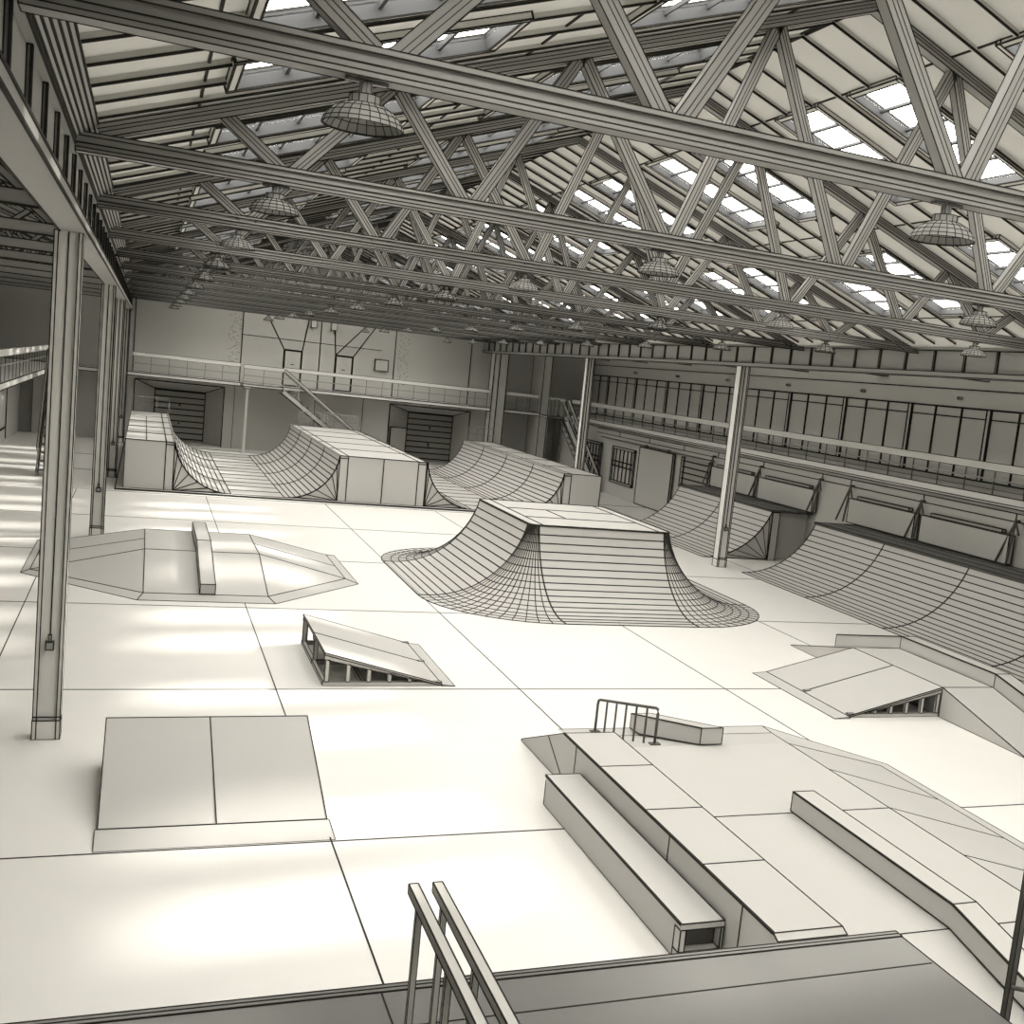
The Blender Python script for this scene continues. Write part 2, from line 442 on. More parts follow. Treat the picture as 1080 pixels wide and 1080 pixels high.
for i, y in enumerate(COLY[1:3]):
    column(13.73, y+.14, .25, .26, ('nearer grey steel column at the right, beside the curved quarter pipes', 'farther grey steel column at the right, behind the half pipe deck')[i], .004+.0005*y)
b = MB(); b.box(13.75, 14.35, 47.9, 48.5, 0, 5.3, .04); b.bar((13.98, 47.89, 0), (13.98, 47.89, 5.1), .04)
tag(b.build('square_pier', 'wall', at=(14.05, 48.2, 0)), 'broad pale square pier under the far end of the right girder', 'pillar')

# ------------------------------------------------------------------ trusses
ZB0, ZB1 = 5.52, 5.665
def rz(x): return 8.10-SL*abs(x-XR)     # underside of rafter
def make_truss(Y, label, lw):
    t = thing('roof_truss', label, 'roof truss', (XR, Y, ZB0), 'roof trusses across the hall')
    o = (XR, Y, ZB0)
    b = MB(); x0, x1 = -.57, 13.6
    b.box(x0, x1, Y-.07, Y+.07, ZB0, ZB0+.028, lw); b.box(x0, x1, Y-.05, Y+.05, ZB0+.028, ZB1-.03); b.box(x0, x1, Y-.07, Y+.07, ZB1-.03, ZB1, lw)
    b.bar((x0, Y-.052, ZB0+.065), (x1, Y-.052, ZB0+.065), lw*1.2)
    b.build('bottom_chord', 'steel', t, o)
    for s in (-1, 1):
        b = MB(); xe = -.42 if s < 0 else 13.3
        p, q = Vector((xe, Y, rz(xe)+.05)), Vector((XR, Y, rz(XR)+.05))
        b.beam(p, q, .12, .1, lw, up=(0, 0, 1), mid=True); b.build('rafter', 'steel', t, o)
    bot = [.98, 2.5, 4.42, 6.33, 8.24, 10.16, 11.68]; topn = [.46, 1.8, 3.4, 5.3, 7.36, 9.26, 10.86, 12.2]
    for i, bx in enumerate(bot):
        for tx, e in ((topn[i], -.05), (topn[i+1], .05)):
            b = MB(); b.beam((bx+e, Y, ZB1-.02), (tx, Y, rz(tx)+.04), .09, .10, lw*.9, up=(1, 0, 0), mid=True)
            b.build('web_brace', 'steel', t, o)
    return t
protoN = None
for k, Y in enumerate(T):
    lab = '%s roof truss from the camera, grey steel chord with zigzag braces spanning the hall' % ORD[k]
    if k == 0: tr0 = make_truss(Y, lab, .006)
    elif k == 1: tr1 = make_truss(Y, lab, .009)
    elif k == 2: tr2 = make_truss(Y, lab, .012)
    elif k == 4: tr4 = make_truss(Y, lab, .018)
    else: dup(tr2 if k < 4 else tr4, (XR, Y, ZB0), lab)
# aisle trusses
def aisle(x0, x1, zf, label, Y, lw, name='aisle_truss'):
    t = thing(name, label, 'roof truss', (x0, Y, 5.4)); o = (x0, Y, 5.4)
    za = 5.38 if x0 > 0 else 5.42
    b = MB(); b.box(min(x0, x1), max(x0, x1), Y-.06, Y+.06, za, za+.16, lw); b.build('bottom_chord', 'steel', t, o)
    b = MB(); b.beam((x0, Y, zf(x0)-.09), (x1, Y, zf(x1)-.09), .1, .09, lw, up=(0, 0, 1)); b.build('rafter', 'steel', t, o)
    n = 3; 
    for i in range(n):
        xa = x0+(x1-x0)*(i+.3)/n; xb = x0+(x1-x0)*(i+.75)/n; xc = x0+(x1-x0)*(i+1.2)/n
        for p, q in ((xa, xb), (xb, xc)):
            b = MB(); pz = za+.14 if p == xa else zf(p)-.1; qz = zf(q)-.1 if p == xa else za+.14
            if abs(q-x0) > abs(x1-x0): continue
            b.beam((p, Y, pz), (q, Y, qz), .07, .08, lw, up=(1, 0, 0)); b.build('web_brace', 'steel', t, o)
    return t
aL = aisle(-.84, -5.15, zl, 'first small truss under the left aisle roof', T[2], .02); aL['group'] = 'aisle trusses on the left'
for k in range(3, 11): dup(aL, (-.84, T[k], 5.4), '%s small truss from the camera under the left aisle roof' % ORD[k-2])
aR = aisle(13.87, 18.95, zr, 'first small truss under the right aisle roof, nearest the camera', T[2], .02); aR['group'] = 'aisle trusses on the right'
for k in range(3, 11): dup(aR, (13.87, T[k], 5.4), '%s small truss from the camera under the right aisle roof' % ORD[k-2])

# ------------------------------------------------------------------ pendant lamps
def lathe(b, prof, n, c, wring=0, wmer=0):
    rings = [[(c[0]+r*math.cos(2*math.pi*j/n), c[1]+r*math.sin(2*math.pi*j/n), c[2]+z) for j in range(n+1)] for r, z in prof]
    b.grid(rings, wring, wmer)
def make_lamp(x, Y, label, lw, n=24):
    c = (x, Y, 5.30); t = thing('pendant_lamp', label, 'lamp', c, 'dome lamps under the trusses')
    b = MB(); lathe(b, [(.195, 0), (.188, .022), (.172, .05), (.142, .078), (.102, .1), (.06, .112)], n, c, lw, lw)
    lathe(b, [(.19, .004), (.165, .045), (.135, .07), (.095, .092), (.0, .1)], n, c, lw, lw)
    shd = b.build('lamp_shade', 'shade', t, c, True)
    b = MB(); lathe(b, [(.075, .10), (.075, .145), (.05, .15)], n//2, c, lw, lw); b.build('collar', 'shade', t, c)
    b = MB(); lathe(b, [(.03, .14), (.03, .21)], 8, c, lw*.6, lw*.6); b.box(x-.1, x+.1, Y-.025, Y+.025, 5.30+.205, 5.30+.215, lw*.6); b.build('stem', 'shade', t, c)
    b = MB(); lathe(b, [(.0, .03), (.03, .04), (.035, .06), (.02, .09)], 10, c); b.build('bulb', 'wall', shd, c, True)
    return t
LX = (0.9, 4.36, 8.14, 11.56); cn = ('leftmost', 'second from left', 'third from left', 'rightmost')
for k, Y in enumerate(T):
    for i, x in enumerate(LX):
        lab = 'round grey dome lamp hanging %s under the %s roof truss' % (cn[i], ORD[k])
        if k == 0 and i == 0: l0 = make_lamp(x, Y, lab, .004)
        elif k == 1 and i == 0: l1 = make_lamp(x, Y, lab, .006, 20)
        elif k == 3 and i == 0: l3 = make_lamp(x, Y, lab, .012, 12)
        else: dup(l0 if k == 0 else (l1 if k < 3 else l3), (x, Y, 5.30), lab)

# ------------------------------------------------------------------ curved ramps
def trans(H, w_, n):
    R = (w_*w_+H*H)/(2*H); th = math.acos(1-H/R)
    return [(R*math.sin(th*i/n), R*(1-math.cos(th*i/n))) for i in range(n+1)]
def ramp_surf(b, toeX, s, y0, y1, H, w_, n, mods, lw, z0=.0, th=.02):
    """quarter ramp rising from toeX in direction s (+1/-1) along X, running y0..y1"""
    P = trans(H, w_, n); rows = [[(toeX+s*d, y0+(y1-y0)*j/mods, z0+z) for j in range(mods+1)] for d, z in P]
    b.grid(rows, lw, lw*1.3)
def fan(b, toeX, s, y, H, w_, n, cx_, lw, z0=0):
    P = trans(H, w_, n); pts = [(toeX+s*d, y, z0+z) for d, z in P]; c = (cx_, y, z0)
    for i in range(n): b.face([c, pts[i], pts[i+1]])
    for i in range(0, n+1, 2): b.bar(c, pts[i], lw)
    b.edges(pts, lw*1.3, False); b.bar(pts[0], c, lw)
HH, Y0, Y1 = 1.37, 33.72, 46.3
def half_pipe(label, deckL, lipL, flat0, flat1, lipR, deckR, rails):
    t = thing('half_pipe', label, 'half pipe', (flat0, Y0, .035)); o = (flat0, Y0, .035); lw = .026; z0 = .035; H = HH-z0
    if deckL:
        b = MB(); b.box(deckL, lipL-.22, Y0, Y1, z0, HH, lw); b.box(lipL-.22, lipL, Y0, Y1, z0, HH, lw)
        b.bar((lipL-.22, Y0-.01, HH-.07), (lipL, Y0-.01, HH-.07), lw)
        for j in range(1, 5): y = Y0+(Y1-Y0)*j/5; b.bar((deckL, y, HH), (lipL, y, HH), lw)
        b.bar(((deckL+lipL)/2-.1, Y0, HH), ((deckL+lipL)/2-.1, Y1-2.4, HH), lw*.8)
        b.build('left_platform', 'ramp', t, o)
    b = MB(); w_ = flat0-lipL; ramp_surf(b, flat0, -1, Y0, Y1, H, w_, 14, 4, lw, z0); fan(b, flat0, -1, Y0, H, w_, 14, lipL, lw, z0)
    b.build('left_ramp', 'ramp', t, o, True)
    b = MB(); ys = [Y0+(Y1-Y0)*j/12 for j in range(13)]
    b.grid([[(x, y, z0+.001) for y in ys] for x in (flat0, flat1)], lw, lw); b.build('flat_bottom', 'ramp', t, o)
    b = MB(); w_ = lipR-flat1; ramp_surf(b, flat1, 1, Y0, Y1, H, w_, 14, 4, lw, z0); fan(b, flat1, 1, Y0, H, w_, 14, lipR, lw, z0)
    b.build('right_ramp', 'ramp', t, o, True)
    b = MB(); b.box(lipR, lipR+.24, Y0, Y1, z0, HH, lw); b.box(lipR+.24, deckR-(.24 if rails else 0), Y0, Y1, z0, HH, lw)
    if rails: b.box(deckR-.24, deckR, Y0, Y1, z0, HH, lw); b.bar(((lipR+deckR)/2, Y0-.01, 0), ((lipR+deckR)/2, Y0-.01, HH), lw)
    b.bar((lipR, Y0-.01, HH-.07), (lipR+.24, Y0-.01, HH-.07), lw)
    if rails: b.bar((deckR-.24, Y0-.01, HH-.07), (deckR, Y0-.01, HH-.07), lw)
    for j in range(1, 5): y = Y0+(Y1-Y0)*j/5; b.bar((lipR, y, HH), (deckR, y, HH), lw)
    b.build('right_platform', 'ramp', t, o)
    for x in ((lipL, lipR) if deckL else (lipR,)):
        b = MB(); b.tube([(x, Y0-.01, HH+.005), (x, Y1+.01, HH+.005)], .03, 8); b.build('coping', 'steel', t, o, True)
    return t
half_pipe('left half pipe at the back, with a tall box platform on each side', -.39, .86, 2.4, 3.85, 5.33, 7.88, True)
t2 = half_pipe('right half pipe at the back, partly hidden by the big fun box', None, 7.91, 9.4, 10.76, 12.28, 13.54, False)

# low guard rails at the far end of the platforms
def guard(name, label, p, q, n, H=.7, lw=.016, r=.018, gp='guard rails on the half pipe platforms', mid=True, mt='steel', rb=None, cat='railing', mids=(.5,), rh=0):
    p, q = Vector(p), Vector(q); t = thing(name, label, cat, p, gp); o = tuple(p); up = Vector((0, 0, H))
    b = MB(); b.beam(p+up-Vector((0, 0, (rh or 0)/2)), q+up-Vector((0, 0, (rh or 0)/2)), r*2, rh or r*2, rh and .012); b.build('top_rail', 'panel' if rh else mt, t, o)
    for f_ in mids:
        if mid: b = MB(); b.beam(p+up*f_, q+up*f_, r*1.1, r*1.1, 0); b.build('mid_rail', mt, t, o)
    for i in range(n+1):
        c = p+(q-p)*i/n; b = MB(); b.beam(c, c+up, (rb or r)*1.2, (rb or r)*1.2, 0); b.build('baluster', 'dark' if rh else mt, t, o)
    return t
guard('guard_rail', 'thin guard rail across the far end of the leftmost half pipe platform', (-.39, 46.15, HH+.014), (.9, 46.15, HH+.014), 3, .55)
guard('guard_rail', 'thin guard rail across the far end of the middle half pipe platform', (5.6, 46.15, HH+.014), (7.85, 46.15, HH+.014), 5, .55)
guard('guard_rail', 'thin guard rail across the far end of the rightmost half pipe platform', (12.4, 46.15, HH+.014), (13.5, 46.15, HH+.014), 3, .55)

# fun box in the middle
fb = thing('fun_box', 'large fun box in the middle with curved ramps and rounded corners around a flat deck', 'ramp', (8.3, 22.3, 0)); o = (8.3, 22.3, 0)
FH, dx0, dx1, dy0, dy1, rw, rr = 1.45, 6.86, 9.83, 20.4, 24.2, 2.0, .17
lw = .02; n = 15; P = trans(FH, rw-.2, n); P = [(-.2, 0)]+P          # toe plate then curve
P = [(d+.2, z) for d, z in P]                                         # distance from the outer toe
def off(d): return rw-d+0                                             # distance out from the deck edge
b = MB(); b.grid([[(x, dy0-off(d), z+.004) for x in (dx0+rr, dx1-rr)] for d, z in P], lw, lw*1.2); b.build('front_ramp', 'ramp', fb, o, True)
b = MB(); b.grid([[(x, dy1+off(d), z+.004) for x in (dx1-rr, dx0+rr)] for d, z in P], lw, lw*1.2); b.build('back_ramp', 'ramp', fb, o, True)
b = MB(); b.grid([[(dx0-off(d), y, z+.004) for y in (dy1-rr, dy0+rr)] for d, z in P], lw, lw*1.2); b.build('left_ramp', 'ramp', fb, o, True)
b = MB(); b.grid([[(dx1+off(d), y, z+.004) for y in (dy0+rr, dy1-rr)] for d, z in P], lw, lw*1.2); b.build('right_ramp', 'ramp', fb, o, True)
for cx_, cyy, a0 in ((dx0+rr, dy0+rr, math.pi), (dx1-rr, dy0+rr, 1.5*math.pi), (dx1-rr, dy1-rr, 0), (dx0+rr, dy1-rr, .5*math.pi)):
    b = MB(); m_ = 14
    b.grid([[(cx_+(rr+off(d))*math.cos(a0+j*math.pi/2/m_), cyy+(rr+off(d))*math.sin(a0+j*math.pi/2/m_), z+.004) for j in range(m_+1)] for d, z in P], lw*.8, lw*.8)
    b.build('corner_ramp', 'ramp', fb, o, True)
b = MB(); pts = []
for cx_, cyy, a0 in ((dx0+rr, dy0+rr, math.pi), (dx1-rr, dy0+rr, 1.5*math.pi), (dx1-rr, dy1-rr, 0), (dx0+rr, dy1-rr, .5*math.pi)):
    pts += [(cx_+rr*math.cos(a0+j*math.pi/8), cyy+rr*math.sin(a0+j*math.pi/8)) for j in range(5)]
b.prism([(x, y, FH-.05) for x, y in pts], [(x, y, FH+.015) for x, y in pts])
b.edges([(x, y, FH+.012) for x, y in pts], .035)
z = FH+.016
for p, q in (((7.12, 20.42), (7.12, 24.18)), ((9.57, 20.42), (9.57, 24.18)), ((7.12, 21.6), (9.57, 21.6)), ((7.12, 22.9), (9.57, 22.9)), ((8.0, 21.6), (8.0, 22.9))):
    b.bar((p[0], p[1], z), (q[0], q[1], z), lw)
b.build('deck', 'ramp', fb, o)

# quarter pipes along the right wall
def quarter(label, y0, y1, mods, n=15):
    H, toe, lip, back = 1.35, 13.97, 15.95, XW-.03; lw = .02
    t = thing('quarter_pipe', label, 'quarter pipe', (toe, y0, 0)); o = (toe, y0, 0)
    b = MB(); ramp_surf(b, toe, 1, y0, y1, H, lip-toe, n, mods, lw, .003); b.build('ramp', 'ramp', t, o, True)
    for y in (y0, y1):
        b = MB(); fan(b, toe, 1, y, H, lip-toe, n, lip, lw); b.build('side_panel', 'ramp', t, o)
        b = MB(); b.box(lip, lip+.22, y-(.04 if y == y0 else 0), y+(.04 if y == y1 else 0), 0, H-.02, lw); b.build('corner_post', 'ramp', t, o)
    b = MB(); b.box(lip+.23, back, y0+.25, y1-.25, 0, H-.05); b.build('under_deck', 'ramp', t, o)
    b = MB(); b.box(lip-.03, back, y0-.03, y1+.03, H-.0, H+.04, lw)
    for i in range(1, 3): x = lip+(back-lip)*i/3; b.bar((x, y0, H+.042), (x, y1, H+.042), lw*.8)
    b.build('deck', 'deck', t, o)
    b = MB(); b.tube([(lip-.02, y0, H+.01), (lip-.02, y1, H+.01)], .03, 8); b.build('coping', 'dark', t, o, True)
    return t
quarter('farther curved quarter pipe against the right wall, behind the steel column', 26.93, 32.9, 2)
quarter('long curved quarter pipe against the right wall, nearest the camera', 12.7, 24.7, 4, 16)

# ------------------------------------------------------------------ street obstacles
def flatbox(name, label, cat, polys, lw, at, mt='ramp'): pass
# kicker bottom left
b = MB(); lw = .011
x0, x1, y0, y1, h = -.17, 1.73, 10.08, 11.75, .48
b.prism([(x0, y0, .0), (x0, y1, 0), (x0, y1, h), (x0, y0, .03)], [(x1, y0, 0), (x1, y1, 0), (x1, y1, h), (x1, y0, .03)], lw)
b.bar(((x0+x1)/2-.0, y0, .032), ((x0+x1)/2, y1, h+.002), lw)
kt = thing('kicker_ramp', 'low wedge ramp in the left foreground with one seam down the middle', 'ramp', (.78, 10.8, 0))
b.build('ramp', 'ramp', kt, (.78, 10.8, 0))
b = MB(); b.prism([(x0-.02, y0-.4, .0), (x0-.02, y0, 0), (x0-.02, y0, .028)], [(x1+.02, y0-.4, 0), (x1+.02, y0, 0), (x1+.02, y0, .028)], lw*.6); b.build('toe_plate', 'ramp', kt, (.78, 10.8, 0))

# left pyramid with ledge
py = thing('pyramid_bank', 'low flat-topped pyramid bank left of the middle, with sloping ends', 'ramp', (1.1, 23, 0)); o = (1.1, 23, 0)
b = MB(); lw = .014; z = .4
a_, c_, d_, e_ = (.16, 21.95, z), (2.13, 21.95, z), (2.13, 24.25, z), (.16, 24.25, z)
nl, nr, fl, fr_ = (.16, 19.92, .02), (2.13, 19.92, .02), (-.0, 25.15, .02), (2.2, 25.15, .02)
tl0, tl1, tr0_, tr1_ = (-1.63, 21.6, .02), (-1.62, 24.5, .02), (3.72, 21.8, .02), (3.72, 24.4, .02)
b.face([a_, c_, d_, e_]); b.face([nl, nr, c_, a_]); b.face([tl0, nl, a_]); b.face([tl1, tl0, a_, e_]); b.face([nr, tr0_, c_]); b.face([tr0_, tr1_, d_, c_])
b.face([fl, tl1, e_]); b.face([fr_, fl, e_, d_]); b.face([tr1_, fr_, d_])
bot = [nl, nr, tr0_, tr1_, fr_, fl, tl1, tl0]; b.face([(x, y, 0) for x, y, _ in bot][::-1])
for i in range(8): p, q = bot[i], bot[(i+1) % 8]; b.face([(p[0], p[1], 0), (q[0], q[1], 0), q, p]); b.bar(p, q, lw)
for p, q in ((a_, c_), (c_, d_), (e_, d_), (a_, e_), (nl, a_), (nr, c_), (tl0, a_), (tl1, e_), (tr0_, c_), (tr1_, d_)): b.bar(p, q, lw)
b.bar((.16, 23.1, z), (-1.62, 23.1, .02), lw); b.bar((2.13, 23.1, z), (3.72, 23.1, .02), lw)
b.build('bank', 'ramp', py, o)
b = MB(); out = [(.07, 19.42), (2.2, 19.42), (3.9, 21.4), (3.9, 24.45), (2.3, 25.22), (-.1, 25.22), (-1.75, 24.7), (-1.75, 21.35)]
for i in range(8):
    j = (i+1) % 8; b.face([(out[i][0], out[i][1], .004), (out[j][0], out[j][1], .004), (bot[j][0], bot[j][1], .018), (bot[i][0], bot[i][1], .018)]); b.bar((*out[i], .004), (*out[j], .004), lw*.7)
    b.bar((*out[i], .004), bot[i], lw)
b.build('toe_plate', 'ramp', py, o)
b = MB(); prof = [(19.9, .035), (19.9, .2), (22.0, .6), (24.2, .6), (24.2, .418), (21.95, .418), (19.95, .045)]
b.prism([(1.03, y, z) for y, z in prof], [(1.27, y, z) for y, z in prof], lw)
tag(b.build('grind_ledge', 'ramp', at=(1.15, 22, 0)), 'narrow bent ledge running up and over the left pyramid bank', 'ledge')

# wooden wedge with open framed side
wd = thing('wedge_ramp', 'wooden wedge ramp with open stud framing on its side, left of centre', 'ramp', (3, 15.6, 0)); o = (3, 15.6, 0)
x0, x1, y0, y1, h = 2.3, 3.86, 14.52, 16.75, .44; lw = .011
b = MB(); b.prism([(x0, y0, h-.03), (x0, y1, h-.03), (x0, y1, h), (x0, y0, h)], [(x1, y0, 0.005), (x1, y1, 0.005), (x1, y1, .03), (x1, y0, .03)], lw)
b.bar((x0, 15.62, h+.002), (x1, 15.62, .032), lw); b.build('riding_surface', 'ramp', wd, o)
b = MB(); b.prism([(x1, y0-.02, 0), (x1, y1+.02, 0), (x1, y1+.02, .025), (x1, y0-.02, .025)], [(x1+.18, y0-.02, 0), (x1+.18, y1+.02, 0), (x1+.18, y1+.02, .004), (x1+.18, y0-.02, .004)], lw*.7); b.build('toe_plate', 'ramp', wd, o)
def frame_side(parent, o, xh, xl, y, h, n, lw, th=.05):
    """triangular stud frame in the XZ plane from the tall end xh to the low end xl"""
    b = MB(); s = 1 if xl > xh else -1
    b.box(min(xh, xl), max(xh, xl), y, y+th, 0, .055, lw)
    b.prism([(xh, y, h-.09), (xl, y, .0), (xl, y, .02), (xh, y, h-.03)], [(xh, y+th, h-.09), (xl, y+th, .0), (xl, y+th, .02), (xh, y+th, h-.03)], lw)
    b.build('side_frame', 'wall', parent, o)
    for i in range(n):
        x = xh+s*(.02+i*.27); zt = (h-.09)*(1-abs(x-xh)/abs(xl-xh))
        if zt < .07: continue
        b = MB(); b.box(x, x+s*.05, y, y+th, .05, zt, lw) if s > 0 else b.box(x-.05, x, y, y+th, .05, zt, lw); b.build('stud', 'wall', parent, o)
frame_side(wd, o, x0, x1, y0+.01, h, 5, .008); frame_side(wd, o, x0, x1, 15.6, h, 5, .008); frame_side(wd, o, x0, x1, y1-.06, h, 5, .008)
b = MB(); b.box(x0, x0+.05, y0+.06, y1-.06, 0, .055, .009); b.box(x0, x0+.05, y1-.12, y1-.06, .05, h-.03, .009); b.box(x0+.5, x0+.55, y0+.06, y1-.06, .0, .055, .009); b.build('end_frame', 'wall', wd, o)

# manual pad, banks, curbs in the right foreground
A = thing('manual_pad', 'long stone edged pad in the right foreground with panelled side wall', 'ledge', (4.56, 8.6, 0)); o = (4.56, 8.6, 0)
lw = .009; H1 = .53
prof = [(6.45, 0), (6.45, H1), (10.9, H1), (12.24, .0)]
prof = [(5.2, 0), (6.3, .46), (6.38, .50), (6.45, H1), (10.9, H1), (12.24, .02), (12.24, 0)]
b = MB(); b.prism([(4.27, y, z) for y, z in prof], [(4.85, y, z) for y, z in prof], lw)
for y in (10.02, 8.9, 7.75): 
    if y < 10.8: b.bar((4.27, y-.15, H1+.001), (4.85, y-.15, H1+.001), lw)
for y in (10.5, 8.2, 6.9): b.bar((4.268, y, 0), (4.268, y, H1), lw)
b.bar((4.268, 10.72, 0), (4.268, 11.35, .35), lw)
b.bar((4.27, 6.45, H1), (4.27, 10.9, H1), .02); b.build('pad', 'ramp', A, o)
L1 = thing('grind_box', 'low bench-like grind box along the left side of the long pad', 'ledge', (4.08, 8.7, 0)); o = (4.08, 8.7, 0)
b = MB(); b.box(3.89, 4.25, 7.2, 10.28, 0, .295, lw); b.build('box', 'ramp', L1, o)
b = MB(); b.box(3.885, 4.25, 7.1, 10.29, .255, .305, 0); b.edges([(3.885, 7.1, .305), (4.25, 7.1, .305), (4.25, 10.29, .305), (3.885, 10.29, .305)], lw); b.bar((3.885, 7.1, .255), (4.25, 7.1, .255), lw); b.box(3.885, 4.25, 7.1, 7.2, 0, .08, lw); b.box(3.885, 3.93, 7.1, 7.2, .08, .255, lw); b.box(4.23, 4.25, 7.1, 7.2, .08, .255, lw); b.bar((3.885, 7.1, .3), (3.885, 10.29, .3), .018); b.build('cap', 'ramp', L1, o)
b = MB(); b.box(3.94, 4.22, 7.19, 7.199, .08, .25); b.build('slot_shade', 'dark', L1, o)  # dark sheet paints the shade at the back of the slot

bk = thing('bank_deck', 'broad raised deck in the right foreground with sloping banks on its far and right sides', 'ramp', (6, 8.6, 0)); o = (6, 8.6, 0)
z = .42; b = MB(); lw = .009
x0, xe, yn, yf = 4.862, 6.95, 6.45, 10.72
tn, tf, te, tz = 4.5, 12.3, 8.49, .012
A1, A2, A3, A4 = (x0, yn, z), (xe, yn, z), (xe, yf, z), (x0, yf, z)
F1, F2 = (x0, tf, tz), (7.7, tf, tz); E1, E2 = (te, 11.0, tz), (te, 6.2, tz); N1, N2 = (x0, tn, tz), (7.2, tn, tz)
b.face([A1, A2, A3, A4]); b.face([A4, A3, F2, F1]); b.face([A3, E1, F2]); b.face([A2, E2, E1, A3]); b.face([N1, N2, A2, A1]); b.face([N2, E2, A2])
base = [N1, N2, E2, E1, F2, F1]; b.face([(p[0], p[1], 0) for p in base][::-1])
for i in range(6): p, q = base[i], base[(i+1) % 6]; b.face([(p[0], p[1], 0), (q[0], q[1], 0), q, p])
b.face([N1, A1, A4, F1])
for p, q in ((A1, A2), (A2, A3), (A3, F2), (F1, F2), (E1, E2), (A3, E1), (A2, E2)): b.bar(p, q, lw)
b.bar((x0, 8.77, z+.001), (xe, 8.77, z+.001), lw)
for y in (9.88, 8.78, 7.65): b.bar((xe, y, z), (te, y, tz), lw)
b.build('bank', 'ramp', bk, o)
b = MB(); outp = [(x0, 12.62), (7.74, 12.62), (8.63, 11.06), (8.63, 6.1)]; inn = [F1, F2, E1, E2]
for i in range(3):
    b.face([(*outp[i], .003), (*outp[i+1], .003), inn[i+1], inn[i]]); b.bar((*outp[i], .004), (*outp[i+1], .004), lw*.7)
b.bar((*outp[1], .004), F2, lw); b.build('toe_plate', 'ramp', bk, o)
prof = [(4.6, .07), (4.6, .25), (6.45, .62), (8.8, .62), (8.8, z+.013), (6.45, z+.013)]
b = MB(); b.prism([(5.83, y, q) for y, q in prof], [(6.06, y, q) for y, q in prof], lw)
b.edges([(5.83, y, q) for y, q in prof[1:4]], .016, False)
tag(b.build('curb', 'ramp', at=(5.95, 7, z)), 'low straight curb on the near part of the raised deck, bending downhill', 'curb')
prof = [(10.72, z+.014), (10.72, .62), (12.6, .2), (12.6, .016), (12.3, .035)]
b = MB(); b.prism([(5.81, y, q) for y, q in prof], [(6.08, y, q) for y, q in prof], lw)
b.edges([(5.81, y, q) for y, q in prof[1:3]], .016, False)
tag(b.build('curb', 'ramp', at=(5.95, 11.5, 0)), 'short curb sloping down the far bank beside the black rail', 'curb')
# black flat rail on the far bank
rl = thing('grind_rail', 'small black tube rail with uprights on the far bank, beside the short curb', 'rail', (5.32, 11.7, .2)); o = (5.32, 11.7, .2)
def bz(y): return z*(12.3-y)/(12.3-10.72) if y < 12.3 else .0
ya, yb = 12.48, 10.93
P1, P2 = Vector((5.29, ya, .42)), Vector((5.36, yb, bz(yb)+.42)); dv = (P2-P1).normalized()
b = MB(); b.tube([(5.29, ya, 0.012), (5.29, ya, .36), P1+dv*.015-Vector((0, 0, .012)), P1+dv*.05, P2-dv*.05, P2-dv*.012-Vector((0, 0, .012)), P2-Vector((0, 0, .06)), (5.36, yb, bz(yb)+.012)], .017, 8)
tb = b.build('tube', 'dark', rl, o, True)
for i in range(1, 6):
    c = P1.lerp(P2, i/6); lo = bz(c.y) if i in (1, 5) else max(bz(c.y), c.z-.33)
    lo = bz(c.y)
    b = MB(); b.tube([(c.x, c.y, lo+.01), (c.x, c.y, c.z)], .0135, 6); b.build('baluster', 'dark', rl, o)
for x, y in ((5.29, ya), (5.36, yb)):
    b = MB(); b.box(x-.06, x+.06, y-.04, y+.04, bz(y)+.012, bz(y)+.026); b.build('foot_plate', 'dark', tb, o)

# right bank with open frame and curb
rb = thing('bank_ramp', 'bank ramp at the right with open stud framing below its left slope', 'ramp', (11.3, 14, 0)); o = (11.3, 14, 0)
h = .44; lw = .012; xa, xb, ya_, yb_ = 10.88, 11.8, 12.93, 15.25
b = MB()
b.prism([(xa, 11.12, 0), (xa, ya_, 0), (xa, yb_, 0), (xa, 17.13, 0), (xa, 17.13, .01), (xa, yb_, h), (xa, ya_, h), (xa, 11.12, .01)],
        [(xb, 11.12, 0), (xb, ya_, 0), (xb, yb_, 0), (xb, 17.13, 0), (xb, 17.13, .01), (xb, yb_, h), (xb, ya_, h), (xb, 11.12, .01)], 0)
for x in (xa, xb): b.edges([(x, 11.12, .01), (x, ya_, h), (x, yb_, h), (x, 17.13, .01)], lw, False)
for y in (ya_, yb_): b.bar((xa, y, h), (xb, y, h), lw)
b.bar((xa, 11.12, 0), (xa, 17.13, 0), lw); b.bar((xa, ya_, 0), (xa, ya_, h), lw); b.build('deck', 'ramp', rb, o)
b = MB(); b.prism([(xa, ya_, h-.03), (xa, yb_, h-.03), (xa, yb_, h), (xa, ya_, h)], [(9.3, ya_, .005), (9.3, yb_, .005), (9.3, yb_, .025), (9.3, ya_, .025)], lw)
b.bar((xa, 14.15, h+.002), (9.3, 14.15, .028), lw); b.build('left_slope', 'ramp', rb, o)
b = MB(); b.prism([(9.3, ya_-.05, 0), (9.3, yb_, 0), (9.3, yb_, .024), (9.3, ya_-.05, .024)], [(9.05, ya_-.05, 0), (9.05, yb_, 0), (9.05, yb_, .004), (9.05, ya_-.05, .004)], lw*.7); b.build('toe_plate', 'ramp', rb, o)
frame_side(rb, o, xa, 9.3, ya_+.01, h, 5, .009); frame_side(rb, o, xa, 9.3, 14.1, h, 5, .009)
b = MB(); prof = [(10.9, 0), (10.9, .2), (12.93, .645), (15.26, .645), (17.13, .22), (17.13, 0)]
b.prism([(11.82, y, q) for y, q in prof], [(12.1, y, q) for y, q in prof], lw)
b.edges([(11.82, y, q) for y, q in prof[1:5]], .02, False)
for y in (12.93, 15.26): b.bar((11.82, y, h), (11.82, y, .645), lw); b.bar((11.81, y, .645), (12.1, y, .645), lw)
